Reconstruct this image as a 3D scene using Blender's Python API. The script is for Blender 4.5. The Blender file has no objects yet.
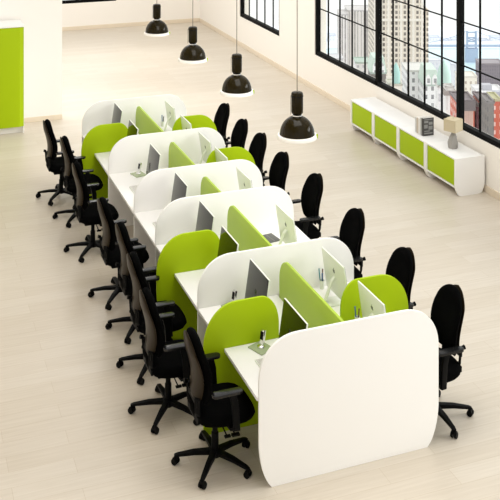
import bpy, bmesh, math, random
from mathutils import Vector, Matrix
R_ = math.radians
SC = bpy.context.scene
COL = SC.collection

# ------------------------------------------------------------------ camera
FPX, HZ, CAMH = 966.0, -162.0, 5.0
YAW = math.atan2(359.0, 966.0)
cd = bpy.data.cameras.new('camera')
cam = bpy.data.objects.new('camera', cd)
COL.objects.link(cam)
cam.location = (0, 0, CAMH)
cam.rotation_euler = (math.pi / 2, 0, -YAW)
cd.sensor_width = 36.0
cd.lens = FPX * 36.0 / 500.0
cd.shift_y = -(250 - HZ) / 500.0
cd.clip_start, cd.clip_end = 0.1, 6000
SC.camera = cam

# ------------------------------------------------------------------ light
W = bpy.data.worlds.new('overcast_sky')
SC.world = W
W.use_nodes = True
bg = W.node_tree.nodes['Background']
bg.inputs['Color'].default_value = (1.0, 1.0, 0.995, 1)
bg.inputs['Strength'].default_value = 0.90
sd = bpy.data.lights.new('sun', 'SUN')
sd.energy = 1.9
sd.angle = R_(30)
sd.color = (1.0, 0.98, 0.955)
sun = bpy.data.objects.new('sun', sd)
COL.objects.link(sun)
sun_from = Vector((1.0, -0.34, 0.46))
sun.rotation_euler = sun_from.to_track_quat('Z', 'Y').to_euler()

ad = bpy.data.lights.new('added_fill_light', 'AREA')       # unseen area light added to brighten floor and wall at the rear left
ad.shape = 'RECTANGLE'; ad.size = 2.2; ad.size_y = 2.4
ad.energy = 165
ad.spread = R_(150)
ad.color = (1.0, 0.99, 0.97)
rear_fill = bpy.data.objects.new('added_fill_light', ad)
COL.objects.link(rear_fill)
rear_fill.location = (3.0, 19.4, 6.1)
a2 = bpy.data.lights.new('added_fill_light', 'AREA')       # second added light, aimed at the far screens to lift their fronts
a2.shape = 'RECTANGLE'; a2.size = 2.5; a2.size_y = 4.0
a2.energy = 140
a2.color = (1.0, 0.985, 0.95)
bench_fill = bpy.data.objects.new('added_fill_light', a2)
COL.objects.link(bench_fill)
bench_fill.location = (3.3, 8.2, 6.1)
bench_fill.rotation_euler = (Vector((3.3, 8.2, 6.1)) - Vector((3.7, 12.5, 0.8))).to_track_quat('Z', 'Y').to_euler()

VS = SC.view_settings
VS.view_transform = 'Standard'
VS.look = 'None'
VS.gamma = 1.0
VS.use_curve_mapping = False
VS.exposure = 0.40

# ------------------------------------------------------------------ materials
def pmat(name, col, rough=0.5, spec=0.5, metal=0.0, bump=None, coat=0.0, trans=0.0, emit=None):
    m = bpy.data.materials.new(name)
    m.use_nodes = True
    nt = m.node_tree
    b = nt.nodes['Principled BSDF']
    b.inputs['Base Color'].default_value = (*col, 1)
    b.inputs['Roughness'].default_value = rough
    b.inputs['Specular IOR Level'].default_value = spec
    b.inputs['Metallic'].default_value = metal
    b.inputs['Coat Weight'].default_value = coat
    b.inputs['Transmission Weight'].default_value = trans
    tc = nt.nodes.new('ShaderNodeTexCoord')
    if bump:
        sc, st = bump
        n = nt.nodes.new('ShaderNodeTexNoise')
        n.inputs['Scale'].default_value = sc
        n.inputs['Detail'].default_value = 3
        nt.links.new(tc.outputs['Object'], n.inputs['Vector'])
        bp = nt.nodes.new('ShaderNodeBump')
        bp.inputs['Strength'].default_value = st
        bp.inputs['Distance'].default_value = 0.004
        nt.links.new(n.outputs['Fac'], bp.inputs['Height'])
        nt.links.new(bp.outputs['Normal'], b.inputs['Normal'])
    return m

M = {}
M['white'] = pmat('white_laminate', (0.86, 0.845, 0.815), 0.45, 0.35)
M['white_edge'] = pmat('white_edge_band', (0.80, 0.77, 0.73), 0.5, 0.3)
M['green'] = pmat('lime_laminate', (0.36, 0.50, 0.003), 0.5, 0.16)
M['spine'] = pmat('lime_screen_laminate', (0.37, 0.51, 0.03), 0.45, 0.4)
M['wall'] = pmat('cream_plaster', (0.87, 0.825, 0.755), 0.85, 0.2, bump=(60, 0.05))
M['wallw'] = pmat('white_plaster', (0.90, 0.87, 0.82), 0.85, 0.2, bump=(60, 0.05))
M['base'] = pmat('beige_skirting', (0.74, 0.64, 0.50), 0.5, 0.3)
M['frame'] = pmat('black_steel', (0.002, 0.002, 0.002), 0.6, 0.08)
M['fabric'] = pmat('black_fabric', (0.0015, 0.0015, 0.0015), 0.95, 0.03, bump=(500, 0.3))
M['shell'] = pmat('black_brown_plastic', (0.018, 0.012, 0.006), 0.30, 0.07)
M['plastic'] = pmat('black_plastic', (0.0015, 0.0015, 0.0015), 0.5, 0.09)
M['armpad'] = pmat('black_soft_plastic', (0.006, 0.006, 0.006), 0.25, 0.35)
M['lampblack'] = pmat('gloss_black_enamel', (0.012, 0.008, 0.001), 0.14, 0.13)
M['chrome'] = pmat('brushed_chrome', (0.8, 0.8, 0.8), 0.2, 0.5, metal=1.0)
M['cable'] = pmat('grey_cable', (0.18, 0.16, 0.13), 0.6)
M['diff'] = pmat('opal_glass', (0.93, 0.90, 0.84), 0.25, 0.5)
M['alu'] = pmat('white_casing', (0.74, 0.765, 0.68), 0.3, 0.5)
M['screen'] = pmat('dark_screen_glass', (0.003, 0.004, 0.003), 0.06, 0.62)
M['logo'] = pmat('grey_logo', (0.08, 0.085, 0.08), 0.4)
M['phonebase'] = pmat('smoked_green_acrylic', (0.36, 0.42, 0.26), 0.15, 0.6)
M['key'] = pmat('pale_keys', (0.62, 0.60, 0.56), 0.6)
M['darkgrey'] = pmat('dark_grey_cover', (0.09, 0.09, 0.085), 0.5)
M['midgrey'] = pmat('mid_grey_paper', (0.22, 0.22, 0.21), 0.6)
M['teal'] = pmat('teal_plastic', (0.02, 0.20, 0.24), 0.4)
M['blue'] = pmat('blue_plastic', (0.03, 0.12, 0.30), 0.4)
M['brown'] = pmat('brown_pencil', (0.10, 0.03, 0.02), 0.5)
M['stone'] = pmat('grey_stone', (0.30, 0.285, 0.26), 0.7, bump=(40, 0.4))
M['linen'] = pmat('beige_linen', (0.56, 0.48, 0.33), 0.9, 0.1, bump=(200, 0.3))
M['paper'] = pmat('book_pages', (0.74, 0.71, 0.65), 0.8)

def floor_mat():
    m = bpy.data.materials.new('pale_oak_laminate')
    m.use_nodes = True
    nt = m.node_tree; L = nt.links
    b = nt.nodes['Principled BSDF']
    tc = nt.nodes.new('ShaderNodeTexCoord')
    br = nt.nodes.new('ShaderNodeTexBrick')
    br.inputs['Scale'].default_value = 1.0
    br.inputs['Brick Width'].default_value = 1.38
    br.inputs['Row Height'].default_value = 0.195
    br.inputs['Mortar Size'].default_value = 0.0016
    br.inputs['Mortar Smooth'].default_value = 0.3
    br.inputs['Bias'].default_value = 0.0
    br.offset = 0.37
    br.inputs['Color1'].default_value = (0.640, 0.578, 0.490, 1)
    br.inputs['Color2'].default_value = (0.600, 0.532, 0.438, 1)
    br.inputs['Mortar'].default_value = (0.50, 0.42, 0.31, 1)
    L.new(tc.outputs['Object'], br.inputs['Vector'])
    mp = nt.nodes.new('ShaderNodeMapping')
    mp.inputs['Scale'].default_value = (1.2, 26, 1)
    L.new(tc.outputs['Object'], mp.inputs['Vector'])
    n = nt.nodes.new('ShaderNodeTexNoise')
    n.inputs['Scale'].default_value = 1.6
    n.inputs['Detail'].default_value = 5
    n.inputs['Distortion'].default_value = 0.6
    L.new(mp.outputs['Vector'], n.inputs['Vector'])
    cr = nt.nodes.new('ShaderNodeValToRGB')
    cr.color_ramp.elements[0].position = 0.3
    cr.color_ramp.elements[0].color = (0.90, 0.885, 0.86, 1)
    cr.color_ramp.elements[1].position = 0.72
    cr.color_ramp.elements[1].color = (1, 1, 1, 1)
    L.new(n.outputs['Fac'], cr.inputs['Fac'])
    mx = nt.nodes.new('ShaderNodeMixRGB')
    mx.blend_type = 'MULTIPLY'
    mx.inputs['Fac'].default_value = 1.0
    L.new(br.outputs['Color'], mx.inputs['Color1'])
    L.new(cr.outputs['Color'], mx.inputs['Color2'])
    L.new(mx.outputs['Color'], b.inputs['Base Color'])
    b.inputs['Roughness'].default_value = 0.36
    b.inputs['Specular IOR Level'].default_value = 0.45
    return m
M['floor'] = floor_mat()

def glass_mat():
    m = bpy.data.materials.new('window_glass')
    m.use_nodes = True
    nt = m.node_tree; L = nt.links
    nt.nodes.remove(nt.nodes['Principled BSDF'])
    out = nt.nodes['Material Output']
    tr = nt.nodes.new('ShaderNodeBsdfTransparent')
    tr.inputs['Color'].default_value = (0.97, 0.985, 0.98, 1)
    gl = nt.nodes.new('ShaderNodeBsdfGlossy')
    gl.inputs['Roughness'].default_value = 0.02
    ge = nt.nodes.new('ShaderNodeNewGeometry')
    dt = nt.nodes.new('ShaderNodeVectorMath'); dt.operation = 'DOT_PRODUCT'
    L.new(ge.outputs['Normal'], dt.inputs[0]); L.new(ge.outputs['Incoming'], dt.inputs[1])
    def mth(op, x, y=None):
        nd = nt.nodes.new('ShaderNodeMath'); nd.operation = op
        for i, v in enumerate((x, y)):
            if v is None: continue
            if isinstance(v, (int, float)): nd.inputs[i].default_value = v
            else: L.new(v, nd.inputs[i])
        return nd.outputs[0]
    fre = mth('ADD', mth('MULTIPLY', mth('POWER', mth('SUBTRACT', 1.0, mth('ABSOLUTE', dt.outputs['Value'])), 5.0), 0.5), 0.02)
    mx = nt.nodes.new('ShaderNodeMixShader')
    L.new(fre, mx.inputs['Fac'])
    L.new(tr.outputs['BSDF'], mx.inputs[1])
    L.new(gl.outputs['BSDF'], mx.inputs[2])
    L.new(mx.outputs['Shader'], out.inputs['Surface'])
    return m
M['glass'] = glass_mat()

def facade(name, wall, win, sx, sz, fx, fz, ox=0.0, stripes=False):
    """wall colour with a grid of windows laid out in the building's own coordinates"""
    m = bpy.data.materials.new(name)
    m.use_nodes = True
    nt = m.node_tree; L = nt.links
    b = nt.nodes['Principled BSDF']
    b.inputs['Roughness'].default_value = 0.8
    tc = nt.nodes.new('ShaderNodeTexCoord')
    sp = nt.nodes.new('ShaderNodeSeparateXYZ')
    L.new(tc.outputs['Object'], sp.inputs[0])
    def mth(op, a, bb):
        nd = nt.nodes.new('ShaderNodeMath'); nd.operation = op
        for i, v in enumerate((a, bb)):
            if v is None: continue
            if isinstance(v, (int, float)): nd.inputs[i].default_value = v
            else: L.new(v, nd.inputs[i])
        return nd.outputs[0]
    def band(src, size, frac, off=0.0):
        q = mth('FRACT', mth('ADD', mth('DIVIDE', src, size), 100.0 + off), None)
        return mth('LESS_THAN', mth('ABSOLUTE', mth('SUBTRACT', q, 0.5), None), frac / 2)
    u = mth('ADD', sp.outputs[0], sp.outputs[1])
    f = band(u, sx, fx, ox)
    if not stripes:
        f = mth('MULTIPLY', f, band(sp.outputs[2], sz, fz))
    ge = nt.nodes.new('ShaderNodeNewGeometry')
    sn = nt.nodes.new('ShaderNodeSeparateXYZ')
    L.new(ge.outputs['True Normal'], sn.inputs[0])
    side = mth('LESS_THAN', mth('ABSOLUTE', sn.outputs[2], None), 0.5)
    f = mth('MULTIPLY', f, side)
    n = nt.nodes.new('ShaderNodeTexNoise')
    n.inputs['Scale'].default_value = 0.22
    L.new(tc.outputs['Object'], n.inputs['Vector'])
    mr = nt.nodes.new('ShaderNodeMapRange')
    mr.inputs['From Min'].default_value = 0.3
    mr.inputs['From Max'].default_value = 0.7
    mr.inputs['To Min'].default_value = 0.6
    mr.inputs['To Max'].default_value = 1.0
    L.new(n.outputs['Fac'], mr.inputs['Value'])
    f = mth('MULTIPLY', f, mr.outputs['Result'])
    mx = nt.nodes.new('ShaderNodeMixRGB')
    mx.inputs['Color1'].default_value = (*wall, 1)
    mx.inputs['Color2'].default_value = (*win, 1)
    L.new(f, mx.inputs['Fac'])
    L.new(mx.outputs['Color'], b.inputs['Base Color'])
    return m

# ------------------------------------------------------------------ helpers
def finish(name, bm, mat, parent=None, smooth=40):
    bmesh.ops.recalc_face_normals(bm, faces=bm.faces[:])
    me = bpy.data.meshes.new(name)
    bm.to_mesh(me); bm.free()
    mats = mat if isinstance(mat, (list, tuple)) else [mat]
    for m in mats: me.materials.append(m)
    if smooth:
        me.polygons.foreach_set('use_smooth', [True] * len(me.polygons))
        me.set_sharp_from_angle(angle=R_(smooth))
    o = bpy.data.objects.new(name, me)
    COL.objects.link(o)
    if parent: o.parent = parent
    return o

def tag(o, label, cat, group=None, kind=None):
    o['label'] = label; o['category'] = cat
    if group: o['group'] = group
    if kind: o['kind'] = kind
    return o

def thing(name, label, cat, loc=(0, 0, 0), rz=0, group=None):
    o = bpy.data.objects.new(name, None)
    o.empty_display_size = 0.1
    COL.objects.link(o)
    o.location = loc; o.rotation_euler = (0, 0, rz)
    return tag(o, label, cat, group)

def dup(root, loc, rz=0, label=None, group=None):
    r = root.copy(); COL.objects.link(r)
    r.location = loc; r.rotation_euler = (0, 0, rz)
    if label: r['label'] = label
    if group: r['group'] = group
    def rec(src, dst):
        for ch in list(src.children):
            if ch.name.startswith('~'): continue
            c = ch.copy(); COL.objects.link(c); c.parent = dst
            rec(ch, c)
    rec(root, r)
    return r

def B(): return bmesh.new()

def box(bm, x0, x1, y0, y1, z0, z1, bev=0.0, mi=0):
    t = bmesh.new()
    bmesh.ops.create_cube(t, size=1.0)
    for v in t.verts:
        v.co = Vector(((x0 + x1) / 2 + v.co.x * (x1 - x0), (y0 + y1) / 2 + v.co.y * (y1 - y0), (z0 + z1) / 2 + v.co.z * (z1 - z0)))
    if bev > 0:
        bmesh.ops.bevel(t, geom=t.edges[:], offset=bev, segments=2, affect='EDGES', profile=0.7)
    merge(bm, t, mi=mi)

def merge(bm, t, mat=None, mi=0):
    if mat is not None: bmesh.ops.transform(t, matrix=mat, verts=t.verts)
    for f in t.faces: f.material_index = mi
    me = bpy.data.meshes.new('tmp'); t.to_mesh(me); t.free()
    n0 = len(bm.faces)
    bm.from_mesh(me); bpy.data.meshes.remove(me)
    if mi:
        bm.faces.ensure_lookup_table()
        for f in bm.faces[n0:]: f.material_index = mi

def prism(bm, pts, a0, a1, axis='y', bev=0.0, mi=0):
    """pts: 2D outline; axis y: (x,z) extruded in y; axis x: (y,z) extruded in x; axis z: (x,y) extruded in z"""
    t = bmesh.new()
    def co(p, a):
        if axis == 'y': return (p[0], a, p[1])
        if axis == 'x': return (a, p[0], p[1])
        return (p[0], p[1], a)
    va = [t.verts.new(co(p, a0)) for p in pts]
    vb = [t.verts.new(co(p, a1)) for p in pts]
    fa = t.faces.new(va); fb = t.faces.new(vb[::-1])
    n = len(pts)
    for i in range(n):
        t.faces.new((va[i], vb[i], vb[(i + 1) % n], va[(i + 1) % n]))
    bmesh.ops.recalc_face_normals(t, faces=t.faces[:])
    if bev > 0:
        ed = list(set(fa.edges[:]) | set(fb.edges[:]))
        bmesh.ops.bevel(t, geom=ed, offset=bev, segments=2, affect='EDGES', profile=0.6)
    merge(bm, t, mi=mi)

def lathe(bm, prof, seg=32, loc=(0, 0, 0), cap=True, mi=0):
    t = bmesh.new()
    rings = []
    for r, z in prof:
        rings.append([t.verts.new((loc[0] + r * math.cos(2 * math.pi * i / seg), loc[1] + r * math.sin(2 * math.pi * i / seg), loc[2] + z)) for i in range(seg)])
    for a, b in zip(rings, rings[1:]):
        for i in range(seg):
            t.faces.new((a[i], a[(i + 1) % seg], b[(i + 1) % seg], b[i]))
    if cap:
        t.faces.new(rings[0]); t.faces.new(rings[-1])
    merge(bm, t, mi=mi)

def tube(bm, pts, rad, seg=10, mi=0):
    """round bar through the points; rad is a number or one per point"""
    t = bmesh.new()
    pts = [Vector(p) for p in pts]
    rs = rad if isinstance(rad, (list, tuple)) else [rad] * len(pts)
    rings = []
    for i, p in enumerate(pts):
        d = (pts[min(i + 1, len(pts) - 1)] - pts[max(i - 1, 0)]).normalized()
        up = Vector((0, 0, 1)) if abs(d.z) < 0.95 else Vector((1, 0, 0))
        a = d.cross(up).normalized(); b = d.cross(a).normalized()
        rings.append([t.verts.new(p + (a * math.cos(2 * math.pi * k / seg) + b * math.sin(2 * math.pi * k / seg)) * rs[i]) for k in range(seg)])
    for a, b in zip(rings, rings[1:]):
        for i in range(seg):
            t.faces.new((a[i], a[(i + 1) % seg], b[(i + 1) % seg], b[i]))
    t.faces.new(rings[0]); t.faces.new(rings[-1])
    merge(bm, t, mi=mi)

def flatbar(bm, pts, w, h):
    """rectangular bar through points (w, h one per point)"""
    t = bmesh.new()
    pts = [Vector(p) for p in pts]
    rings = []
    for i, p in enumerate(pts):
        d = (pts[min(i + 1, len(pts) - 1)] - pts[max(i - 1, 0)]).normalized()
        a = d.cross(Vector((0, 0, 1))).normalized(); b = a.cross(d).normalized()
        rings.append([t.verts.new(p + a * sx * w[i] / 2 + b * sz * h[i] / 2) for sx, sz in ((-1, -1), (1, -1), (1, 1), (-1, 1))])
    for a, b in zip(rings, rings[1:]):
        for i in range(4):
            t.faces.new((a[i], a[(i + 1) % 4], b[(i + 1) % 4], b[i]))
    t.faces.new(rings[0]); t.faces.new(rings[-1])
    bmesh.ops.recalc_face_normals(t, faces=t.faces[:])
    bmesh.ops.bevel(t, geom=t.edges[:], offset=min(min(w), min(h)) * 0.22, segments=2, affect='EDGES', profile=0.7)
    merge(bm, t)

def arc(cx, cz, rx, rz, a0, a1, n=10, p=2.0):
    out = []
    for i in range(n + 1):
        a = R_(a0 + (a1 - a0) * i / n)
        c, s = math.cos(a), math.sin(a)
        e = 2.0 / p
        out.append((cx + rx * math.copysign(abs(c) ** e, c), cz + rz * math.copysign(abs(s) ** e, s)))
    return out

def struct(o):
    o['kind'] = 'structure'
    return o

# ------------------------------------------------------------------ room shell
XW, YB = 7.88, 25.15         # inner faces of right and back walls
YS = 17.28                   # face of the projecting wall on the left
HT = 6.2
bm = B(); box(bm, -7, XW + 0.3, -4, YB + 0.3, -0.25, 0.0)
struct(finish('floor', bm, M['floor'], smooth=0))

SILL, HEAD = 0.70, 4.3
def wall_with_openings(name, axis, pos, thick, a0, a1, openings, mat):
    bm = B()
    def seg(p, q, z0, z1):
        if axis == 'x': box(bm, pos, pos + thick, p, q, z0, z1)
        else: box(bm, p, q, pos, pos + thick, z0, z1)
    cur = a0
    for o0, o1, z0, z1 in sorted(openings):
        seg(cur, o0, 0, HT); seg(o0, o1, 0, z0); seg(o0, o1, z1, HT)
        cur = o1
    seg(cur, a1, 0, HT)
    return struct(finish(name, bm, mat, smooth=0))

BIGN = 6
PW = 2.57
big = (17.52 - BIGN * PW, 17.52)
wall_with_openings('wall_right', 'x', XW, 0.25, -0.5, YB + 0.3, [(19.38, 21.92, SILL, HEAD), (big[0], big[1], SILL, HEAD)], M['wall'])
wall_with_openings('wall_back', 'y', YB, 0.25, -7, XW, [(3.0, 5.58, SILL, HEAD)], M['wall'])
bm = B(); box(bm, -2.3, 2.855, YS, YS + 0.35, 0, HT)
struct(finish('wall_corner', bm, M['wallw'], smooth=0))
bm = B(); box(bm, -2.6, -2.3, -0.5, YS + 0.35, 0, HT)
struct(finish('added_wall_left', bm, M['wallw'], smooth=0))  # unseen wall added to block sky light from the left floor

bm = B(); box(bm, -2.6, 2.3, -0.5, 14.5, HT, HT + 0.25)
struct(finish('added_ceiling_strip', bm, M['wallw'], smooth=0))       # unseen slab added overhead to darken the floor on the left

bm = B(); box(bm, XW - 0.018, XW, -0.5, YB - 0.018, 0, 0.10, 0.004); struct(finish('baseboard_right', bm, M['base']))
bm = B(); box(bm, -7, XW, YB - 0.018, YB, 0, 0.10, 0.004); struct(finish('baseboard_back', bm, M['base']))
bm = B(); box(bm, -2.3, 2.855, YS - 0.018, YS, 0, 0.085, 0.004); struct(finish('baseboard_corner', bm, M['base']))

def window(name, axis, pos, a0, a1, nsec, npane):
    """steel window in an opening; frame set just inside the wall face"""
    bm = B()
    d0, d1 = pos + 0.015, pos + 0.105
    def bar(p, q, z0, z1, e0=d0, e1=d1):
        if axis == 'x': box(bm, e0, e1, p, q, z0, z1, 0.004)
        else: box(bm, p, q, e0, e1, z0, z1, 0.004)
    bar(a0, a1, SILL, SILL + 0.075); bar(a0, a1, HEAD - 0.075, HEAD)
    sw = (a1 - a0) / nsec
    for i in range(nsec + 1):
        c = a0 + i * sw
        lo, hi = (c, c + 0.06) if i == 0 else ((c - 0.06, c) if i == nsec else (c - 0.04, c + 0.04))
        bar(lo, hi, SILL, HEAD)
    fr = finish(name, bm, M['frame'], smooth=0)
    struct(fr)
    bm = B()
    m0, m1 = pos + 0.048, pos + 0.072
    for i in range(nsec):
        for k in range(1, npane):
            c = a0 + sw * (i + k / npane)
            if axis == 'x': box(bm, m0, m1, c - 0.012, c + 0.012, SILL + 0.07, HEAD - 0.07)
            else: box(bm, c - 0.012, c + 0.012, m0, m1, SILL + 0.07, HEAD - 0.07)
    for z in (1.63, 2.275, 2.95, 3.62):
        if axis == 'x': box(bm, m0, m1, a0 + 0.05, a1 - 0.05, z - 0.008, z + 0.008)
        else: box(bm, a0 + 0.05, a1 - 0.05, m0, m1, z - 0.008, z + 0.008)
    finish('glazing_bars', bm, M['frame'], fr, smooth=0)
    bm = B()
    g0, g1 = pos + 0.057, pos + 0.063
    for i in range(nsec):
        p, q = a0 + i * sw + 0.05, a0 + (i + 1) * sw - 0.05
        if axis == 'x': box(bm, g0, g1, p, q, SILL + 0.07, HEAD - 0.07)
        else: box(bm, p, q, g0, g1, SILL + 0.07, HEAD - 0.07)
    finish('glass_pane', bm, M['glass'], fr, smooth=0)
window('window_1', 'x', XW, 19.38, 21.92, 1, 5)
window('window_2', 'x', XW, big[0], big[1], BIGN, 5)
window('window_3', 'y', YB, 3.0, 5.58, 1, 5)

bm = B(); box(bm, 3.38, 3.48, 3.0, YB + 0.1, 6.0, 6.16, 0.005)
struct(finish('trim_1', bm, M['wallw']))          # beam the pendants hang from

# ------------------------------------------------------------------ workbench
CX = 3.43
PY = [6.93, 8.452, 9.925, 10.868, 12.23, 14.0]     # white cross screens
TH = 0.024
DESK = 0.70
def white_outline(hw=0.794, h=1.156):
    pts = []
    pts += [(-hw + 0.105, 0.0)]
    pts += [(hw - 0.105, 0.0)]
    for i in range(1, 9):                           # lower right corner swings out
        t = i / 8
        x = (1 - t) ** 2 * (hw - 0.095) + 2 * t * (1 - t) * (hw - 0.012) + t * t * hw
        z = (1 - t) ** 2 * 0.006 + 2 * t * (1 - t) * 0.12 + t * t * 0.33
        pts.append((x, z))
    pts += arc(hw - 0.33, h - 0.335, 0.33, 0.335, 0, 90, 14, 2.15)
    right = pts[1:]
    left = [(-x, z) for x, z in right[::-1]]
    return [(x + CX, z) for x, z in right + left]
WO = white_outline()
names = ['foremost white rounded screen, the big blank end panel closest to the viewer',
         'second white rounded cross screen from the front, behind the nearest green wing panels',
         'third white rounded cross screen from the front of the bench',
         'fourth white rounded cross screen from the front, half hidden by the third',
         'fifth white rounded cross screen from the front, one before the rear end',
         'rearmost white rounded screen closing the far end of the bench']
for y, lb in zip(PY, names):
    bm = B(); prism(bm, [(x, z) for x, z in WO], -TH / 2, TH / 2, 'y', 0.004)
    o = finish('partition_screen', bm, M['white'])
    o.location = (0.008 if y < 7.5 else 0.0, y, 0)
    tag(o, lb, 'partition', 'white cross screens of the bench')

def wing_outline(s):
    """s=-1 left wing, +1 right wing; tall rounded lime panel, outer shoulder rounder"""
    h = 1.078
    o_, i_ = 0.975, 0.295                           # outer / inner edge from the bench centre
    pts = [(i_, 0.0), (o_ - 0.03, 0.0), (o_, 0.04)]
    pts += arc(o_ - 0.30, h - 0.36, 0.30, 0.36, 0, 90, 14, 2.1)
    pts += arc(i_ + 0.17, h - 0.26, 0.17, 0.26, 90, 180, 10, 2.1)
    return [(CX + s * x, z) for x, z in pts]
WL = [7.72, 9.215, 13.10]
WR = [7.72, 11.56, 13.08]
lbl = ['nearest lime green wing panel on the left, behind the desk with the cordless phone',
       'second lime green wing panel on the left side, between second and third white screens',
       'farthest lime green wing panel on the left side, just before the rearmost white screen']
lbr = ['nearest lime green wing panel on the right side, behind the big front panel',
       'middle lime green wing panel on the right side, before the fifth white screen',
       'farthest lime green wing panel on the right side, before the rearmost white screen']
for s, ys, ls in ((-1, WL, lbl), (1, WR, lbr)):
    for y, lb in zip(ys, ls):
        bm = B(); prism(bm, wing_outline(s), -TH / 2, TH / 2, 'y', 0.004)
        o = finish('wing_panel', bm, M['green']); o.location = (0, y, 0)
        tag(o, lb, 'partition', 'lime green wing panels')

sl = ['lime green centre divider nearest the viewer, between first and second white screens',
      'lime green centre divider between second and third white screens',
      'short lime green centre divider between third and fourth white screens',
      'lime green centre divider between fourth and fifth white screens',
      'lime green centre divider at the far end, between fifth and rearmost white screens']
for i, lb in enumerate(sl):
    y0, y1 = PY[i] + TH / 2, PY[i + 1] - TH / 2
    h = 1.088
    pts = [(y0 + 0.03, 0), (y1 - 0.05, 0)] + arc(y1 - 0.05 - 0.19, h - 0.22, 0.19, 0.22, 0, 90, 12) + arc(y0 + 0.16, h - 0.17, 0.13, 0.17, 90, 180, 10)
    bm = B(); prism(bm, pts, CX - 0.013, CX + 0.013, 'x', 0.004)
    tag(finish('centre_divider', bm, M['spine']), lb, 'partition', 'lime green centre dividers')

def desk(side, y0, y1, lb):
    x_out = 2.635 if side < 0 else 2 * CX - 2.635
    x_in = CX + side * 0.014
    a, b = min(x_out, x_in), max(x_out, x_in)
    t = thing('desk', lb, 'desk', ((a + b) / 2, (y0 + y1) / 2, 0), 0, 'white desks of the bench')
    hx, hy = (b - a) / 2 , (y1 - y0) / 2
    bm = B(); box(bm, -hx, hx, -hy, hy, DESK - 0.028, DESK, 0.003)
    finish('desktop', bm, M['white'], t)
    bm = B()
    mx = -side * (hx - 0.10)
    box(bm, mx - 0.009, mx + 0.009, -hy + 0.004, hy - 0.004, 0.0, DESK - 0.028, 0.002)
    finish('modesty_panel', bm, M['white'], t)
    return t
E_ = TH / 2 + 0.0015
def bays(wings, skip=()):
    out = []
    for i in range(5):
        cuts = [PY[i]] + [w for w in wings if PY[i] < w < PY[i + 1]] + [PY[i + 1]]
        for p, q in zip(cuts, cuts[1:]): out.append((p + E_, q - E_))
    return out
ordn = ['first', 'second', 'third', 'fourth', 'fifth', 'sixth', 'seventh', 'eighth']
LB, RB = bays(WL), bays(WR)
extra_l = ['holding a cordless phone', 'before the second white screen', 'beside the second green wing panel', 'in front of the third white screen',
           'between third and fourth white screens', 'wide, before the fifth white screen', 'before the farthest left green wing', 'against the rearmost white screen']
extra_r = ['hidden behind the big front panel', 'with pens by a white monitor', 'with a dark grey notebook', 'between third and fourth white screens',
           'before the middle right green wing', 'behind the middle right green wing', 'before the farthest right green wing', 'against the rearmost white screen']
for k, (p, q) in enumerate(LB):
    desk(-1, p, q, f'white desk, {ordn[k]} from the front on the left, {extra_l[k]}')
for k, (p, q) in enumerate(RB):
    desk(1, p, q, f'white desk, {ordn[k]} from the front on the right, {extra_r[k]}')

# ------------------------------------------------------------------ monitors (origin on the desk, screen faces -X)
def make_monitor():
    t = thing('monitor', '', 'monitor', (0, 0, DESK), 0)
    w, z0, z1 = 0.235, 0.045, 0.425
    TL = Matrix.Translation((-0.055, 0, z0)) @ Matrix.Rotation(R_(8.5), 4, 'Y') @ Matrix.Translation((0, 0, -z0))
    bm = B(); tb = B(); box(tb, 0.0, 0.014, -w, w, z0, z1, 0.003); merge(bm, tb, TL); finish('casing', bm, M['alu'], t)
    bm = B(); tb = B(); box(tb, -0.003, 0.0005, -w + 0.004, w - 0.004, z0 + 0.004, z1 - 0.004, 0.001); merge(bm, tb, TL); finish('screen', bm, M['screen'], t)
    st = B()
    flatbar(st, [(-0.018, 0, 0.235), (0.02, 0, 0.20), (0.075, 0, 0.05), (0.085, 0, 0.010)], [0.042] * 4, [0.012] * 4)
    box(st, -0.085, 0.098, -0.085, 0.085, 0.0, 0.010, 0.003)
    finish('stand', st, M['alu'], t)
    lg = B()                                        # small grey apple with a leaf on the back
    pts = []
    for i in range(28):
        a = 2 * math.pi * i / 28
        r = 0.021 * (1 + 0.05 * math.cos(2 * a))
        y, z = r * math.cos(a), r * math.sin(a)
        if z > 0: z -= 0.006 * max(0, 1 - abs(y) / 0.008)
        if z < 0: z += 0.004 * max(0, 1 - abs(y) / 0.006)
        if y > 0.012 and abs(z) < 0.012: y -= 0.008 * (1 - (z / 0.012) ** 2)
        pts.append((y, z + 0.29))
    prism(lg, pts, 0.0135, 0.0155, 'x')
    prism(lg, [(0.000, 0.313), (0.004, 0.314), (0.009, 0.321), (0.009, 0.326), (0.004, 0.324), (0.000, 0.318)], 0.0135, 0.0155, 'x')
    bmesh.ops.transform(lg, matrix=TL, verts=lg.verts); finish('logo', lg, M['logo'], t)
    return t
mon = make_monitor()
mg = 'white all-in-one monitors on the desks'
ml = [(7.305, 'dark monitor screen nearest the viewer, rising over the big blank front panel'),
      (8.115, 'grey monitor screen on the left standing close before the second white screen'),
      (8.92, 'dark green-tinted monitor screen peeking over the second white screen on the left'),
      (9.64, 'grey monitor screen on the left standing close before the third white screen'),
      (10.57, 'grey monitor screen on the left standing before the fourth white screen'),
      (11.70, 'grey monitor screen on the left beside a small black phone, before the fifth white screen'),
      (12.82, 'small green-tinted monitor screen showing over the fifth white screen on the left'),
      (13.73, 'farthest grey monitor screen on the left against the rearmost white screen')]
mr = [(7.37, 'white monitor back with grey logo nearest the viewer, before the right green wing'),
      (8.12, 'white monitor back with grey logo beside coloured pens, before the second white screen'),
      (9.27, 'white monitor back with grey logo beside the dark grey notebook, before the third white screen'),
      (10.50, 'white monitor back showing over the third white screen on the right'),
      (11.31, 'white monitor back in front of the middle right green wing'),
      (11.96, 'white monitor back just behind the middle right green wing'),
      (12.80, 'white monitor back in front of the farthest right green wing'),
      (13.62, 'farthest white monitor back, by the rearmost white screen on the right')]
first = True
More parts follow.
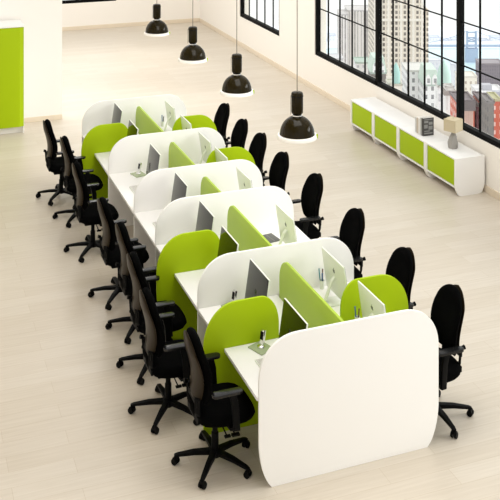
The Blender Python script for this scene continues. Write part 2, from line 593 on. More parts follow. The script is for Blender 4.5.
for y, lb in ml:
    if first:
        mon.location = (3.11, y, DESK); mon['label'] = lb; mon['group'] = mg; first = False
    else: dup(mon, (3.11, y, DESK), 0, lb, mg)
for y, lb in mr:
    dup(mon, (3.85, y, DESK), math.pi, lb, mg)

# ------------------------------------------------------------------ desk things
def make_phone():
    t = thing('cordless_phone', '', 'phone')
    bm = B(); box(bm, -0.075, 0.075, -0.085, 0.085, 0, 0.012, 0.004); finish('base_plate', bm, M['phonebase'], t)
    bm = B(); lathe(bm, [(0.034, 0.012), (0.034, 0.022), (0.024, 0.032), (0.02, 0.034)], 20); finish('cradle', bm, M['chrome'], t)
    h = B()
    tb = B(); box(tb, -0.012, 0.012, -0.022, 0.022, 0.02, 0.155, 0.007)
    merge(h, tb, Matrix.Rotation(R_(10), 4, 'Y'))
    hs = finish('handset', h, M['chrome'], t)
    f = B(); tb = B(); box(tb, -0.0145, -0.011, -0.017, 0.017, 0.075, 0.14, 0.002)
    merge(f, tb, Matrix.Rotation(R_(10), 4, 'Y'))
    finish('keypad', f, M['plastic'], hs)
    return t
ph = make_phone()
ph.location = (2.925, 7.595, DESK); ph.rotation_euler = (0, 0, R_(22))
ph['label'] = 'cordless phone upright on a smoked clear base, on the front left desk'; ph['group'] = 'cordless phones'
dup(ph, (2.94, 8.35, DESK), R_(15), 'cordless phone standing before the second white screen, left of the grey monitor', 'cordless phones')
dup(ph, (2.99, 12.06, DESK), R_(15), 'small dark cordless phone by the fifth white screen, far up the left side', 'cordless phones')

def make_keyboard():
    t = thing('keyboard', '', 'keyboard')
    bm = B(); box(bm, -0.06, 0.06, -0.20, 0.20, 0, 0.012, 0.004); finish('tray', bm, M['alu'], t)
    k = B()
    for r in range(5):
        for c in range(14):
            box(k, -0.052 + r * 0.021, -0.035 + r * 0.021, -0.193 + c * 0.0277, -0.193 + c * 0.0277 + 0.0235, 0.012, 0.016)
    finish('keys', k, M['key'], t, smooth=0)
    return t
kb = make_keyboard()
kb.location = (2.865, 7.235, DESK)
kb['label'] = 'pale keyboard peeking past the rounded edge of the big front panel'; kb['group'] = 'keyboards'
dup(kb, (2.815, 10.29, DESK), 0, 'pale keyboard corner peeking past the left edge of the third white screen', 'keyboards')
dup(kb, (2.835, 11.47, DESK), 0, 'pale keyboard corner peeking past the left edge of the fourth white screen', 'keyboards')

t = thing('notebook', 'dark grey open notebook lying flat on a right-hand desk behind the green divider', 'notebook', (3.83, 9.645, DESK), R_(8))
bm = B(); box(bm, -0.075, -0.002, -0.105, 0.105, 0, 0.008, 0.002); finish('cover', bm, M['darkgrey'], t)
bm = B(); box(bm, 0.002, 0.075, -0.105, 0.105, 0, 0.008, 0.002); finish('cover', bm, M['darkgrey'], t)
bm = B(); box(bm, -0.004, 0.004, -0.105, 0.105, 0, 0.010, 0.001); finish('spine', bm, M['midgrey'], t)

def pens(x, y, where, cols):
    c = B(); lathe(c, [(0.0, 0.0), (0.022, 0.0), (0.024, 0.08), (0.022, 0.08), (0.020, 0.004), (0.0, 0.004)], 20, cap=False)
    o = finish('pen_cup', c, M['alu']); o.location = (x, y, DESK)
    tag(o, f'small white pen cup {where}', 'cup', 'pen cups')
    for (nm, m, dx, dy, h, dn) in cols:
        p = B(); tube(p, [(dx * 0.4, dy * 0.4, 0.006), (dx, dy, h)], [0.005, 0.006], 8)
        q = finish(nm, p, m); q.location = (x, y, DESK)
        tag(q, f'{dn} in the pen cup {where}', 'pen', 'pens')
pens(3.865, 8.402, 'by the second white screen', [('pen', M['teal'], -0.028, 0.01, 0.19, 'tall teal pen leaning left'), ('pencil', M['brown'], 0.012, 0.012, 0.18, 'brown pencil'), ('pen', M['blue'], -0.006, -0.014, 0.15, 'short blue pen')])
pens(3.86, 7.655, 'behind the nearest white monitor', [('pen', M['blue'], -0.022, 0.004, 0.17, 'bright blue pen'), ('pencil', M['brown'], 0.014, -0.006, 0.15, 'brown pencil')])
pens(3.84, 13.95, 'by the rearmost white screen', [('pen', M['blue'], -0.015, 0.006, 0.17, 'dark blue pen'), ('pen', M['plastic'], 0.006, -0.012, 0.15, 'black pen')])

# the whole bench stands a touch out of square with the room
BENCH_TURN = Matrix.Translation((CX, 7.0, 0)) @ Matrix.Rotation(0.0055, 4, 'Z') @ Matrix.Translation((-CX, -7.0, 0))
for o in list(COL.objects):
    if o.parent is None and o.get('category') in ('partition', 'desk', 'monitor', 'phone', 'keyboard', 'notebook', 'cup', 'pen'):
        o.location = BENCH_TURN @ o.location
        o.rotation_euler.z += 0.0055

# ------------------------------------------------------------------ swivel chairs (origin under the column, facing +X)
def back_pts(v):
    """centre line and half width of the back at height fraction v (0 bottom, 1 top)"""
    z = 0.565 + v * 0.535
    x = -0.165 - 0.055 * v + 0.035 * math.sin(math.pi * min(1, v * 1.35)) * (1 - 0.4 * v)
    if v < 0.5:
        w = 0.175 + 0.055 * math.sin(math.pi * v)
    else:
        q = (v - 0.5) / 0.5
        w = 0.230 * max(0.0, 1 - q ** 2.5) ** 0.55
    w *= 0.87
    if v < 0.08: w *= 0.80 + 0.2 * (v / 0.08) ** 0.5
    return x, z, w
def back_surface(off0, off1, grow, name, mat, parent, rows=26, cols=12, vlo=0.0):
    bm = B()
    F, K = [], []
    vs = [vlo + (1 - vlo) * (0.5 - 0.5 * math.cos(math.pi * i / rows)) for i in range(rows + 1)]
    for v in vs:
        x, z, w = back_pts(v)
        w = max(0.004, w + grow)
        fr, bk = [], []
        for j in range(cols + 1):
            s = -1 + 2 * j / cols
            s = math.sin(s * math.pi / 2)
            y = s * w
            wrap = 0.05 * (y / 0.23) ** 2
            edge = (max(0.0, 1 - abs(s) ** 3.0)) ** 0.5 * min(1.0, ((1 - v) / 0.06) ** 0.5 if v > 0.94 else 1, (((v - vlo) + 0.004) / 0.05) ** 0.5 if v < vlo + 0.05 else 1)
            mid = (off0 + off1) / 2
            fr.append(bm.verts.new((x + wrap + mid + (off1 - mid) * edge, y, z)))
            bk.append(bm.verts.new((x + wrap + mid + (off0 - mid) * edge, y, z)))
        F.append(fr); K.append(bk)
    for a in (F, K):
        for i in range(rows):
            for j in range(cols):
                bm.faces.new((a[i][j], a[i][j + 1], a[i + 1][j + 1], a[i + 1][j]))
    for i in range(rows):
        for j in (0, cols):
            bm.faces.new((F[i][j], F[i + 1][j], K[i + 1][j], K[i][j]))
    for i in (0, rows):
        for j in range(cols):
            bm.faces.new((F[i][j], F[i][j + 1], K[i][j + 1], K[i][j]))
    bmesh.ops.remove_doubles(bm, verts=bm.verts[:], dist=0.0005)
    return finish(name, bm, mat, parent, 60)

def make_chair():
    t = thing('office_chair', '', 'chair')
    back_surface(-0.012, 0.066, 0.006, 'back_cushion', M['fabric'], t)
    back_surface(-0.034, -0.010, -0.022, 'back_shell', M['shell'], t, vlo=0.0)
    # bracket below the back with a hand hole each side
    br = B()
    for s in (-1, 1):
        flatbar(br, [(-0.185, s * 0.125, 0.62), (-0.180, s * 0.12, 0.50), (-0.155, s * 0.105, 0.43), (-0.09, s * 0.08, 0.395)], [0.05, 0.05, 0.05, 0.05], [0.02, 0.022, 0.022, 0.02])
    flatbar(br, [(-0.178, -0.14, 0.445), (-0.178, 0.14, 0.445)], [0.022] * 2, [0.05] * 2)
    flatbar(br, [(-0.182, -0.14, 0.575), (-0.182, 0.14, 0.575)], [0.022] * 2, [0.05] * 2)
    finish('back_bracket', br, M['plastic'], t)
    for s in (1,):
        k = B(); tube(k, [(-0.185, s * 0.135, 0.625), (-0.205, s * 0.135, 0.627), (-0.218, s * 0.135, 0.63)], [0.014, 0.018, 0.020], 12)
        finish('back_knob', k, M['plastic'], t)
    # seat: rounded cushion with waterfall front
    sb = B()
    n, mrow = 30, 8
    def outl(k):
        a = 2 * math.pi * k / n
        c, s = math.cos(a), math.sin(a)
        p = 3.6
        r = (abs(c) ** p + abs(s) ** p) ** (-1 / p)
        return 0.055 + 0.245 * r * c, (0.245 - 0.03 * max(0, -c)) * r * s
    prof = [(0.72, 0.405), (0.93, 0.412), (1.0, 0.44), (1.0, 0.468), (0.965, 0.490), (0.85, 0.502), (0.55, 0.500), (0.2, 0.497)]
    rings = []
    for sc, z in prof:
        ring = []
        for k in range(n):
            x, y = outl(k)
            x = 0.055 + (x - 0.055) * sc; y *= sc
            dz = -0.03 * max(0.0, (x - 0.16) / 0.14) ** 2 if z > 0.45 else 0
            ring.append(sb.verts.new((x, y, z + dz)))
        rings.append(ring)
    for a, b in zip(rings, rings[1:]):
        for k in range(n): sb.faces.new((a[k], a[(k + 1) % n], b[(k + 1) % n], b[k]))
    sb.faces.new(rings[0]); sb.faces.new(rings[-1])
    finish('seat', sb, M['fabric'], t, 60)
    # armrests: post in front, T pad on top
    for s in (-1, 1):
        a = B()
        flatbar(a, [(0.06, s * 0.16, 0.400), (0.07, s * 0.25, 0.400), (0.085, s * 0.283, 0.43)], [0.06] * 3, [0.02] * 3)
        flatbar(a, [(0.085, s * 0.283, 0.405), (0.072, s * 0.28, 0.60), (0.05, s * 0.278, 0.69)], [0.028] * 3, [0.055] * 3)
        arm = finish('armrest', a, M['plastic'], t)
        p = B()
        pts = arc(0.10, s * 0.272, 0.035, 0.036, -90, 90, 8) + arc(-0.085, s * 0.272, 0.03, 0.036, 90, 270, 8)
        prism(p, pts, 0.690, 0.715, 'z', 0.006)
        finish('arm_pad', p, M['armpad'], arm)
    # mechanism, lever, column
    me_ = B(); box(me_, -0.11, 0.13, -0.075, 0.075, 0.345, 0.405, 0.012); finish('tilt_mechanism', me_, M['plastic'], t)
    lv = B()
    tube(lv, [(0.07, -0.05, 0.372), (0.075, -0.17, 0.365), (0.085, -0.235, 0.352)], [0.006, 0.006, 0.006], 8)
    box(lv, 0.055, 0.120, -0.262, -0.228, 0.342, 0.358, 0.004)
    finish('lever', lv, M['plastic'], t)
    lv = B()
    tube(lv, [(0.02, -0.05, 0.365), (0.02, -0.17, 0.355), (0.03, -0.20, 0.33)], [0.006, 0.006, 0.006], 8)
    box(lv, 0.01, 0.06, -0.22, -0.19, 0.318, 0.332, 0.004)
    finish('lever', lv, M['plastic'], t)
    c = B(); lathe(c, [(0.036, 0.085), (0.036, 0.115), (0.030, 0.12), (0.029, 0.25), (0.022, 0.255), (0.022, 0.352)], 18); finish('gas_column', c, M['plastic'], t)
    b = B()
    lathe(b, [(0.045, 0.062), (0.052, 0.075), (0.052, 0.105), (0.044, 0.118), (0.03, 0.12)], 20)
    for k in range(5):
        a = R_(90 + 72 * k)
        d = Vector((math.cos(a), math.sin(a), 0))
        flatbar(b, [d * 0.03 + Vector((0, 0, 0.097)), d * 0.17 + Vector((0, 0, 0.092)), d * 0.30 + Vector((0, 0, 0.074)), d * 0.325 + Vector((0, 0, 0.066))],
                [0.052, 0.044, 0.034, 0.030], [0.036, 0.030, 0.022, 0.018])
    finish('star_base', b, M['plastic'], t)
    for k in range(5):
        a = R_(90 + 72 * k)
        cx, cy = 0.315 * math.cos(a), 0.315 * math.sin(a)
        cs = B()
        ra = a + R_(35 + 20 * k)
        ax = Vector((math.cos(ra), math.sin(ra), 0))
        for s in (-1, 1):
            tube(cs, [Vector((cx, cy, 0.027)) + ax * s * 0.008, Vector((cx, cy, 0.027)) + ax * s * 0.026], [0.027, 0.0255], 16)
        tube(cs, [(cx, cy, 0.027), (cx, cy, 0.072)], [0.010, 0.010], 8)
        tube(cs, [Vector((cx, cy, 0.045)) - ax * 0.022, Vector((cx, cy, 0.045)) + ax * 0.022], [0.018, 0.018], 10)
        finish('caster', cs, M['plastic'], t)
    return t
ch = make_chair()
LH = [(2.43, 7.343), (2.263, 8.136), (2.327, 8.89), (2.38, 9.63), (2.345, 10.375), (2.288, 11.615), (2.322, 12.69), (2.22, 13.52)]
RH = [(4.40, 7.27), (4.395, 8.095), (4.40, 9.13), (4.44, 10.25), (4.37, 11.10), (4.395, 11.92), (4.385, 12.60), (4.41, 13.44)]
ll = ['foremost black swivel chair in the left row, its star base in full view',
      'second black swivel chair from the front in the left row',
      'third black swivel chair from the front in the left row, before the second green wing',
      'fourth black swivel chair from the front in the left row',
      'fifth black swivel chair from the front in the left row, fourth from the back',
      'sixth black swivel chair from the front in the left row, third from the back',
      'second black swivel chair from the back in the left row',
      'rearmost black swivel chair of the left row, standing nearest the green wardrobe']
lr = ['foremost black swivel chair in the right row, beside the big front panel',
      'second black swivel chair from the front in the right row, behind the nearest wing',
      'third black swivel chair from the front in the right row, by the second white screen',
      'fourth black swivel chair from the front in the right row, by the third screen',
      'fifth black swivel chair from the front in the right row',
      'sixth black swivel chair from the front in the right row, third from the back',
      'second black swivel chair from the back in the right row',
      'rearmost black swivel chair of the right row, by the farthest right green wing']
ch.location = (*LH[0], 0); ch['label'] = ll[0]; ch['group'] = 'black office chairs along the bench'
rnd = random.Random(4)
for (x, y), lb in zip(LH[1:], ll[1:]): dup(ch, (x, y, 0), 0, lb)
for (x, y), lb in zip(RH, lr): dup(ch, (x, y, 0), math.pi, lb)

# ------------------------------------------------------------------ pendant lamps
def make_pendant():
    t = thing('pendant_lamp', '', 'lamp')          # origin at the rim
    bm = B()
    prof = []
    for i in range(13):
        a = R_(5 + 73 * i / 12)
        prof.append((0.157 * math.cos(a), 0.035 + 0.165 * math.sin(a)))
    inner = [(r - 0.006 if r > 0.04 else r, z - 0.006) for r, z in prof[::-1]]
    lathe(bm, [(0.150, 0.035), (0.160, 0.035)] + prof + inner + [(0.150, 0.035)], 40, cap=False)
    finish('shade', bm, M['lampblack'], t)
    bm = B(); lathe(bm, [(0.036, 0.193), (0.046, 0.200), (0.046, 0.208), (0.036, 0.213)], 28); finish('collar', bm, M['chrome'], t)
    bm = B(); lathe(bm, [(0.034, 0.212), (0.050, 0.222), (0.054, 0.232), (0.054, 0.395), (0.050, 0.408), (0.036, 0.414)], 32); sk = finish('housing', bm, M['lampblack'], t)
    bm = B(); lathe(bm, [(0.0548, 0.372), (0.0562, 0.374), (0.0562, 0.380), (0.0548, 0.382)], 32); finish('band', bm, M['plastic'], sk)
    bm = B()
    lathe(bm, [(0.150, 0.034), (0.176, 0.030), (0.181, 0.010), (0.179, 0.000), (0.172, 0.000), (0.172, 0.022), (0.146, 0.028), (0.150, 0.034)], 40, cap=False)
    finish('rim_diffuser', bm, M['diff'], t)
    bm = B(); box(bm, 0.150, 0.164, -0.092, -0.080, 0.002, 0.040, 0.002); finish('green_rim_box', bm, M['green'], t)  # small green box on the rim
    bm = B(); tube(bm, [(0, 0, 0.41), (0, 0, 3.70)], 0.0045, 8); finish('cable', bm, M['cable'], t)
    bm = B(); tube(bm, [(-0.065, 0.0, 0.215), (-0.065, 0.0, 0.385), (-0.05, 0, 0.385)], 0.002, 6); finish('side_wire', bm, M['cable'], t)
    bm = B(); lathe(bm, [(0.0, 0.04), (0.03, 0.05), (0.04, 0.08), (0.028, 0.12), (0.02, 0.19)], 20, cap=False); finish('bulb', bm, M['diff'], t)
    return t
pl = make_pendant()
PL = [(8.01, 'glossy black pendant lamp nearest the viewer, rightmost of the row of four'),
      (9.63, 'second nearest glossy black pendant lamp, hanging in front of the far right chairs'),
      (11.22, 'third glossy black pendant lamp, before the corner of the room'),
      (12.91, 'farthest glossy black pendant lamp, leftmost of the row of four')]
for i, (y, lb) in enumerate(PL):
    if i == 0:
        pl.location = (CX, y, 2.30); pl['label'] = lb; pl['group'] = 'pendant lamps over the bench'
    else: dup(pl, (CX, y, 2.30), 0, lb)

# ------------------------------------------------------------------ low cabinets under the window
def make_cabinet(w=0.815):
    t = thing('low_cabinet', '', 'cabinet')         # origin front left floor: x depth to the wall, y along the wall
    D, Hc = 0.475, 0.53
    prof = [(0.085, 0.0), (0.36, 0.0)]
    prof += [(D - 0.045, 0.012), (D - 0.01, 0.09), (D, 0.16), (D, Hc), (0.0, Hc), (0.0, 0.16), (0.012, 0.09), (0.05, 0.015)]
    for y in (0.0, w - 0.036):
        bm = B(); prism(bm, prof, y, y + 0.036, 'y', 0.002); finish('side_panel', bm, M['white'], t)
    bm = B(); box(bm, 0.004, D - 0.01, 0.036, w - 0.036, Hc - 0.024, Hc - 0.004, 0.001); finish('top', bm, M['white'], t)
    bm = B(); box(bm, 0.006, D - 0.01, 0.036, w - 0.036, 0.115, 0.137, 0.001); finish('bottom_shelf', bm, M['white'], t)
    bm = B(); box(bm, D - 0.02, D - 0.008, 0.036, w - 0.036, 0.137, Hc - 0.024); finish('back_panel', bm, M['white'], t)
    bm = B(); box(bm, 0.012, 0.030, 0.046, w - 0.046, 0.145, Hc - 0.034, 0.002); finish('door', bm, M['green'], t)
    return t
cab = make_cabinet()
cl = ['white low cabinet with lime door, farthest along the window wall', 'white low cabinet with lime door, second from the far end of the row',
      'white low cabinet with lime door that carries the books', 'white low cabinet with lime door that carries the table lamp, nearest the viewer']
for i, y in enumerate((14.072, 13.250, 12.428, 11.606)):
    if i == 0:
        cab.location = (7.365, y, 0); cab['label'] = cl[0]; cab['group'] = 'low cabinets under the window'
    else: dup(cab, (7.365, y, 0), 0, cl[i])

# books standing in a row on the third cabinet
bx, by, bz = 7.475, 12.67, 0.5305
covers = [('charcoal', (0.05, 0.048, 0.045)), ('pale grey', (0.52, 0.52, 0.50)), ('white', (0.74, 0.72, 0.68)), ('beige', (0.55, 0.47, 0.38)), ('light grey', (0.62, 0.62, 0.60))]
yy = by
places = ['foremost of the row, cover towards the viewer', 'second from the front of the row', 'in the middle of the row', 'fourth from the front of the row', 'rearmost of the row']
for i, (cn, cc) in enumerate(covers):
    th = (0.045, 0.042, 0.055, 0.05, 0.045)[i]
    hh = (0.265, 0.262, 0.235, 0.23, 0.225)[i]
    ww = (0.185, 0.18, 0.18, 0.175, 0.17)[i]
    t = thing('book', f'{cn} upright book on the low cabinet, {places[i]}', 'book', (bx, yy, bz), 0, 'books on the low cabinet')
    cm = pmat(cn.replace(' ', '_') + '_book_cover', cc, 0.5)
    bm = B()
    box(bm, 0, ww, 0, 0.004, 0, hh, 0.001); box(bm, 0, ww, th - 0.005, th - 0.001, 0, hh, 0.001); box(bm, 0, 0.004, 0, th - 0.001, 0, hh, 0.001)
    cov = finish('cover', bm, cm, t)
    bm = B(); box(bm, 0.004, ww - 0.005, 0.004, th - 0.005, 0.004, hh - 0.004); finish('pages', bm, M['paper'], t)
    if i == 0:                                      # printed blocks and lines on the front cover
        bm = B()
        for r, (a0, a1, z0, z1) in enumerate([(0.02, 0.165, 0.235, 0.245), (0.02, 0.09, 0.19, 0.222), (0.10, 0.165, 0.16, 0.20), (0.02, 0.08, 0.11, 0.165), (0.095, 0.165, 0.085, 0.14), (0.02, 0.12, 0.06, 0.075), (0.02, 0.165, 0.025, 0.045)]):
            box(bm, a0, a1, -0.001, 0.0005, z0, z1)
        finish('cover_print', bm, M['midgrey'], cov, smooth=0)
    yy += th

# table lamp with faceted stone foot and square linen shade
t = thing('table_lamp', 'small table lamp with faceted grey stone foot and square beige shade on the low cabinet', 'lamp', (7.60, 12.05, bz), R_(25))
bm = B()
random.seed(11)
rings = []
for z, r, ox in ((0.0, 0.070, 0.0), (0.07, 0.078, 0.004), (0.14, 0.058, 0.010), (0.20, 0.034, 0.016), (0.235, 0.022, 0.018)):
    rings.append([bm.verts.new((ox + r * (0.86 + 0.28 * random.random()) * math.cos(2 * math.pi * k / 7), r * (0.86 + 0.28 * random.random()) * math.sin(2 * math.pi * k / 7), z)) for k in range(7)])
for a, b in zip(rings, rings[1:]):
    for k in range(7):
        bm.faces.new((a[k], a[(k + 1) % 7], b[(k + 1) % 7])); bm.faces.new((a[k], b[(k + 1) % 7], b[k]))
bm.faces.new(rings[0]); bm.faces.new(rings[-1])
finish('stone_foot', bm, M['stone'], t, 0)
bm = B(); tube(bm, [(0.012, 0, 0.22), (0.012, 0, 0.50)], 0.006, 8); finish('stem', bm, M['chrome'], t)
bm = B()
s = 0.098
for (a0, a1, b0, b1) in ((-s, s, -s, -s + 0.004), (-s, s, s - 0.004, s), (-s, -s + 0.004, -s, s), (s - 0.004, s, -s, s)):
    box(bm, a0 + 0.012, a1 + 0.012, b0, b1, 0.245, 0.415)
box(bm, -s + 0.012, s + 0.012, -s, s, 0.408, 0.412)
finish('lamp_shade', bm, M['linen'], t, 0)

# ------------------------------------------------------------------ green wardrobe
t = thing('wardrobe', 'tall white wardrobe with lime green doors against the left wall', 'wardrobe', (1.51, 16.70, 0))
hw, dp, hh = 0.605, 0.52, 1.83
bm = B()
for x in (-hw, hw - 0.02): box(bm, x, x + 0.02, 0.0, dp, 0.0, hh - 0.03, 0.002)
box(bm, -hw + 0.02, hw - 0.02, 0.03, dp, 0.10, 0.125); box(bm, -hw + 0.02, hw - 0.02, dp - 0.015, dp, 0.125, hh - 0.03)
finish('carcass', bm, M['white'], t)
bm = B(); box(bm, -hw - 0.004, hw + 0.004, -0.036, dp, hh - 0.03, hh, 0.004); finish('top', bm, M['white'], t)
bm = B(); box(bm, -hw + 0.02, hw - 0.02, 0.045, 0.06, 0.0, 0.10); finish('plinth', bm, M['white_edge'], t)
for a0, a1 in ((-hw + 0.003, -0.002), (0.002, hw - 0.003)):
    bm = B()
    if a0 > 0:
        box(bm, a0, a1 - 0.075, -0.036, 0.0, 0.115, hh - 0.034, 0.002)
    else:
        box(bm, a0 + 0.075, a1, -0.036, 0.0, 0.115, hh - 0.034, 0.002)
    d = finish('door', bm, M['green'], t)
    bm = B()
    if a0 > 0: prism(bm, [(a1 - 0.075, -0.034), (a1, -0.001), (a1, 0.0), (a1 - 0.075, 0.0)], 0.115, hh - 0.034, 'z')
    else: prism(bm, [(a0, -0.001), (a0 + 0.075, -0.034), (a0 + 0.075, 0.0), (a0, 0.0)], 0.115, hh - 0.034, 'z')
    finish('edge_grip', bm, M['green'], d)

# ------------------------------------------------------------------ the city outside, far below
Fv = Vector((math.sin(YAW), math.cos(YAW), 0)); Rv = Vector((math.cos(YAW), -math.sin(YAW), 0))
GZ = -330.0
def cpos(D, s, z): return Fv * D + Rv * s + Vector((0, 0, z))
CR = -YAW
def lat(u, D): return (u - 250) / FPX * D
def hgt(v, D): return CAMH - (v - HZ) / FPX * D
roofm = {}
def roof_mat(c):
    if c not in roofm: roofm[c] = pmat('roof_finish', c, 0.8)
    return roofm[c]
def building(label, u0, u1, v_top, D, depth, fm, roof, cat='building', parapet=1.2, extras=None):
    s0, s1 = lat(u0, D), lat(u1, D)
    zt = hgt(v_top, D)
    t = thing('building', label, cat, cpos(D, (s0 + s1) / 2, GZ), CR)
    w = (s1 - s0) / 2; h = zt - GZ
    bm = B(); box(bm, -w, w, 0, depth, 0, h - parapet); finish('facade', bm, fm, t, 0)
    bm = B()
    box(bm, -w - 0.4, w + 0.4, -0.4, depth + 0.4, h - parapet, h - parapet * 0.5)
    for a in ((-w - 0.4, w + 0.4, -0.4, 0.4), (-w - 0.4, w + 0.4, depth - 0.4, depth + 0.4), (-w - 0.4, -w + 0.4, -0.4, depth + 0.4), (w - 0.4, w + 0.4, -0.4, depth + 0.4)):
        box(bm, *a, h - parapet * 0.5, h)
    finish('roof', bm, roof_mat(roof), t, 0)
    if extras: extras(t, w, depth, h)
    return t

# ground and water
bm = B(); box(bm, -500, 900, 300, 1330, -6, 0)
o = finish('city_ground', bm, pmat('pale_streets', (0.50, 0.49, 0.50), 0.9)); o.location = (0, 0, GZ); o.rotation_euler = (0, 0, CR); struct(o)
bm = B(); box(bm, -700, 1200, 1330, 1540, -4, -1)
o = finish('river', bm, pmat('pale_river_water', (0.66, 0.84, 0.90), 0.25, 0.4, bump=(0.3, 0.2))); o.location = (0, 0, GZ); o.rotation_euler = (0, 0, CR); struct(o)
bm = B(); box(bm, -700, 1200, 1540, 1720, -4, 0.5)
o = finish('far_shore', bm, pmat('hazy_far_shore', (0.84, 0.88, 0.95), 0.9)); o.location = (0, 0, GZ); o.rotation_euler = (0, 0, CR); struct(o)  # distance haze is put into this pale bluish colour

f_slab = facade('slab_fins', (0.88, 0.85, 0.84), (0.26, 0.24, 0.24), 3.1, 4, 0.45, 1, 0.0, True)
f_tower = facade('tower_windows', (0.84, 0.77, 0.67), (0.09, 0.08, 0.075), 3.05, 3.9, 0.56, 0.60)
f_white = facade('white_block_windows', (0.93, 0.93, 0.93), (0.20, 0.21, 0.23), 4.1, 5.2, 0.42, 0.52, 0.3)
f_dome = facade('pale_stone', (0.90, 0.89, 0.90), (0.5, 0.5, 0.53), 6.0, 9.0, 0.28, 0.5)
f_brick = facade('red_brick_windows', (0.62, 0.15, 0.10), (0.9, 0.72, 0.66), 3.4, 4.2, 0.42, 0.50)
f_brick2 = facade('plum_brick_windows', (0.13, 0.02, 0.05), (0.42, 0.22, 0.20), 3.4, 4.2, 0.35, 0.45)
f_grey = facade('grey_block_windows', (0.22, 0.20, 0.19), (0.12, 0.11, 0.12), 3.6, 4.6, 0.4, 0.5)
f_cream = facade('cream_block_windows', (0.93, 0.89, 0.80), (0.5, 0.42, 0.36), 4.0, 5.0, 0.40, 0.45)
f_purple = facade('purple_slab_windows', (0.25, 0.225, 0.26), (0.19, 0.17, 0.21), 2.6, 3.4, 0.5, 0.5)
f_low = facade('low_block_windows', (0.9, 0.88, 0.88), (0.5, 0.5, 0.54), 4.5, 4.5, 0.4, 0.45)
f_haze = facade('hazy_block_windows', (0.86, 0.89, 0.94), (0.72, 0.76, 0.86), 5, 6, 0.4, 0.5)  # wall and window colours paled to carry the haze of distance

def slab_extra(t, w, d, h):
    for k in range(10):
        x = -w + 1.0 + (2 * w - 2.0) * k / 9
        bm = B(); box(bm, x - 0.45, x + 0.45, -0.9, 0, 0, h - 2); finish('facade_fin', bm, M['white_edge'], t, 0)
building('pale grey office slab with vertical fins seen through the left end of the big window', 347.5, 371.5, 10, 1000, 30, f_slab, (0.62, 0.60, 0.60), extras=slab_extra)
building('lower pale grey wing left of the finned office slab', 339.5, 348.0, 14, 985, 26, f_slab, (0.60, 0.58, 0.58))

def tower_extra(t, w, d, h):
    n = 7
    bounds = [-1.0, -0.66, -0.38, -0.36, 0.12, 0.16, 0.62, 1.0]
    for x in (-w + 0.8, -w * 0.42, w * 0.10, w * 0.60, w - 0.8):
        bm = B(); box(bm, x - 0.75, x + 0.75, -1.0, 0.2, 0, h - 4); finish('pier', bm, M['pier'], t, 0)
    for z in (h * 0.60, h * 0.755):
        bm = B(); box(bm, -w - 0.5, w + 0.5, -1.3, 0.2, z, z + 1.6); finish('cornice', bm, M['pier'], t, 0)
M['pier'] = pmat('cream_stone_pier', (0.92, 0.87, 0.79), 0.8)
building('tall cream stone tower with rows of dark windows, the biggest building in the big window', 374, 423, -70, 700, 34, f_tower, (0.5, 0.46, 0.4), extras=tower_extra)
building('narrow cream shoulder beside the tall stone tower, right side', 422.5, 428.5, 10, 716, 20, f_tower, (0.6, 0.54, 0.46))

def copper(t, w, d, h):
    pts = [(-w - 0.6, h), (w + 0.6, h), (w * 0.72, h + 9), (-w * 0.72, h + 9)]
    bm = B(); prism(bm, pts, -0.5, d + 0.5, 'y'); finish('copper_roof', bm, roof_mat((0.62, 0.74, 0.66)), t, 0)
    for x in (-w * 0.45, w * 0.45):
        bm = B(); prism(bm, [(x - 1.6, h), (x + 1.6, h), (x + 1.6, h + 4), (x, h + 6.5), (x - 1.6, h + 4)], -1.4, 3, 'y'); finish('dormer', bm, f_white, t, 0)
building('white stone block with dark window pairs below the stone tower', 407, 430, 70, 620, 22, f_white, (0.70, 0.69, 0.66))
building('white stone block with green copper mansard roof', 424, 438.5, 84, 600, 18, f_white, (0.5, 0.6, 0.55), extras=copper)

def dome(t, w, d, h):
    bm = B()
    lathe(bm, [(w, 0), (w, 2), (w * 0.98, 5), (w * 0.86, 8.5), (w * 0.6, 11.2), (w * 0.25, 12.6), (w * 0.12, 13.2), (0.05, 15)], 24, (0, d / 2, h))
    finish('copper_dome', bm, roof_mat((0.50, 0.68, 0.62)), t, 50)
building('pale stone tower crowned by a green copper dome', 438.5, 452.5, 86, 560, 8.2, f_dome, (0.66, 0.64, 0.62), extras=dome)
def cap_extra(t, w, d, h):
    bm = B(); box(bm, -w - 1.4, w + 1.4, -1.4, d + 1.4, h - 5, h - 2.6); finish('cornice', bm, roof_mat((0.36, 0.32, 0.30)), t, 0)
building('slim pale stone pillar-like building with projecting cornice, left of the thick window post', 446, 453.5, 86, 540, 6, facade('plain_stone', (0.92, 0.90, 0.88), (0.74, 0.72, 0.71), 3, 60, 0.3, 0.9), (0.6, 0.58, 0.56), extras=cap_extra)

def brick_extra(t, w, d, h):
    bm = B(); box(bm, -w - 0.3, w + 0.3, -1.2, 0.4, h - 5.0, h - 0.6); finish('cornice', bm, roof_mat((0.19, 0.16, 0.165)), t, 0)
    for k in range(6):
        x = -w + 1.3 + (2 * w - 2.6) * k / 5
        bm = B(); box(bm, x - 0.55, x + 0.55, -0.7, 0, 0, h - 5); finish('pier', bm, roof_mat((0.74, 0.50, 0.42)), t, 0)
building('red brick block with dark cornice and pale piers, nearest through the right window', 457, 474.5, 100, 470, 16, f_brick, (0.20, 0.17, 0.18), extras=brick_extra)
building('plum dark brick block set between the two red brick blocks', 476.6, 478.6, 104, 474, 16, f_brick2, (0.20, 0.17, 0.18))
building('second red brick block with dark cornice, right of the plum brick one', 480.7, 488, 100, 472, 16, f_brick, (0.20, 0.17, 0.18), extras=brick_extra)
building('dark grey block right of the red brick buildings', 487.5, 494, 101, 448, 14, f_grey, (0.24, 0.22, 0.22))
building('narrow red and white brick house at the right edge of the view', 494, 501, 99, 500, 14, f_brick, (0.5, 0.48, 0.3))
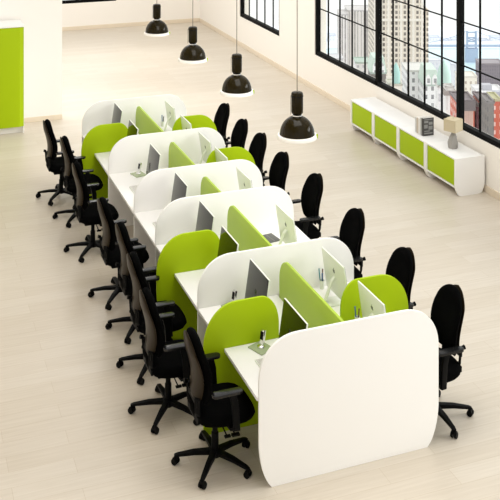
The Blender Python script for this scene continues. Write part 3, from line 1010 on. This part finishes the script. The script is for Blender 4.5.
building('cream apartment block with small windows in the right window, before the river', 459.5, 477, 76, 760, 16, f_cream, (0.75, 0.72, 0.66))
building('purple grey slab by the river at the right edge', 480, 503, 63, 1020, 20, f_purple, (0.34, 0.31, 0.34))
def sheds(t, w, d, h):
    bm = B(); box(bm, -w * 0.5, w * 0.2, d * 0.3, d * 0.6, h - 1, h + 3); finish('roof_plant', bm, roof_mat((0.5, 0.5, 0.55)), t, 0)
building('long white low roof block below the purple slab', 478, 505, 92, 640, 20, f_low, (0.76, 0.75, 0.76), extras=sheds)
building('low white roof block with a rooftop plant behind the red brick house', 490, 512, 99, 560, 14, f_low, (0.62, 0.60, 0.66), extras=sheds)
building('low block with pale green roof at the foot of the finned slab', 356, 377, 62, 760, 18, f_low, (0.46, 0.56, 0.50))
building('grey low block with green gable at the lower left of the stone tower', 371, 386, 72, 600, 14, f_grey, (0.42, 0.52, 0.47), extras=copper)
building('white low block left of the finned slab', 327, 343, 58, 940, 20, f_low, (0.66, 0.65, 0.68))
building('small cream block with turquoise turret before the stone tower', 389, 402, 84, 560, 12, f_cream, (0.6, 0.58, 0.5), extras=lambda t, w, d, h: finish('turret', (lambda b: (lathe(b, [(2.4, 0), (2.4, 6), (1.6, 9), (0.1, 12)], 12, (w * 0.2, 3, h)), b)[1])(B()), roof_mat((0.38, 0.64, 0.60)), t, 40))
rb = random.Random(9)
adj = ['grey-white', 'pale cream', 'hazy white', 'light grey']
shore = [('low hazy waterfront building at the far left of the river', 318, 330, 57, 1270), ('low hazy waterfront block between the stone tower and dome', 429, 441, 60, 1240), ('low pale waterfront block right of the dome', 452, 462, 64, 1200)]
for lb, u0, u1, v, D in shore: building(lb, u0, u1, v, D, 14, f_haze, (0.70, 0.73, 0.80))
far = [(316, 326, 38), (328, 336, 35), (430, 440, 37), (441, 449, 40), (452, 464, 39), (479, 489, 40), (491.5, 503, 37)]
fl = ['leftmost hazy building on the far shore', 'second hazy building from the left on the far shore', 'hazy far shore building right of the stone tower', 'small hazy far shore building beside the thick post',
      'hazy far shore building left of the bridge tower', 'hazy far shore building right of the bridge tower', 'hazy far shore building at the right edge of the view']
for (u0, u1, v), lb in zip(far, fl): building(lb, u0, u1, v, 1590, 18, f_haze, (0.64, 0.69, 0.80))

# suspension bridge over the river
bmz = pmat('hazy_blue_steel', (0.40, 0.50, 0.66), 0.8)  # haze over the river is mixed into the steel colour
D0 = 1450
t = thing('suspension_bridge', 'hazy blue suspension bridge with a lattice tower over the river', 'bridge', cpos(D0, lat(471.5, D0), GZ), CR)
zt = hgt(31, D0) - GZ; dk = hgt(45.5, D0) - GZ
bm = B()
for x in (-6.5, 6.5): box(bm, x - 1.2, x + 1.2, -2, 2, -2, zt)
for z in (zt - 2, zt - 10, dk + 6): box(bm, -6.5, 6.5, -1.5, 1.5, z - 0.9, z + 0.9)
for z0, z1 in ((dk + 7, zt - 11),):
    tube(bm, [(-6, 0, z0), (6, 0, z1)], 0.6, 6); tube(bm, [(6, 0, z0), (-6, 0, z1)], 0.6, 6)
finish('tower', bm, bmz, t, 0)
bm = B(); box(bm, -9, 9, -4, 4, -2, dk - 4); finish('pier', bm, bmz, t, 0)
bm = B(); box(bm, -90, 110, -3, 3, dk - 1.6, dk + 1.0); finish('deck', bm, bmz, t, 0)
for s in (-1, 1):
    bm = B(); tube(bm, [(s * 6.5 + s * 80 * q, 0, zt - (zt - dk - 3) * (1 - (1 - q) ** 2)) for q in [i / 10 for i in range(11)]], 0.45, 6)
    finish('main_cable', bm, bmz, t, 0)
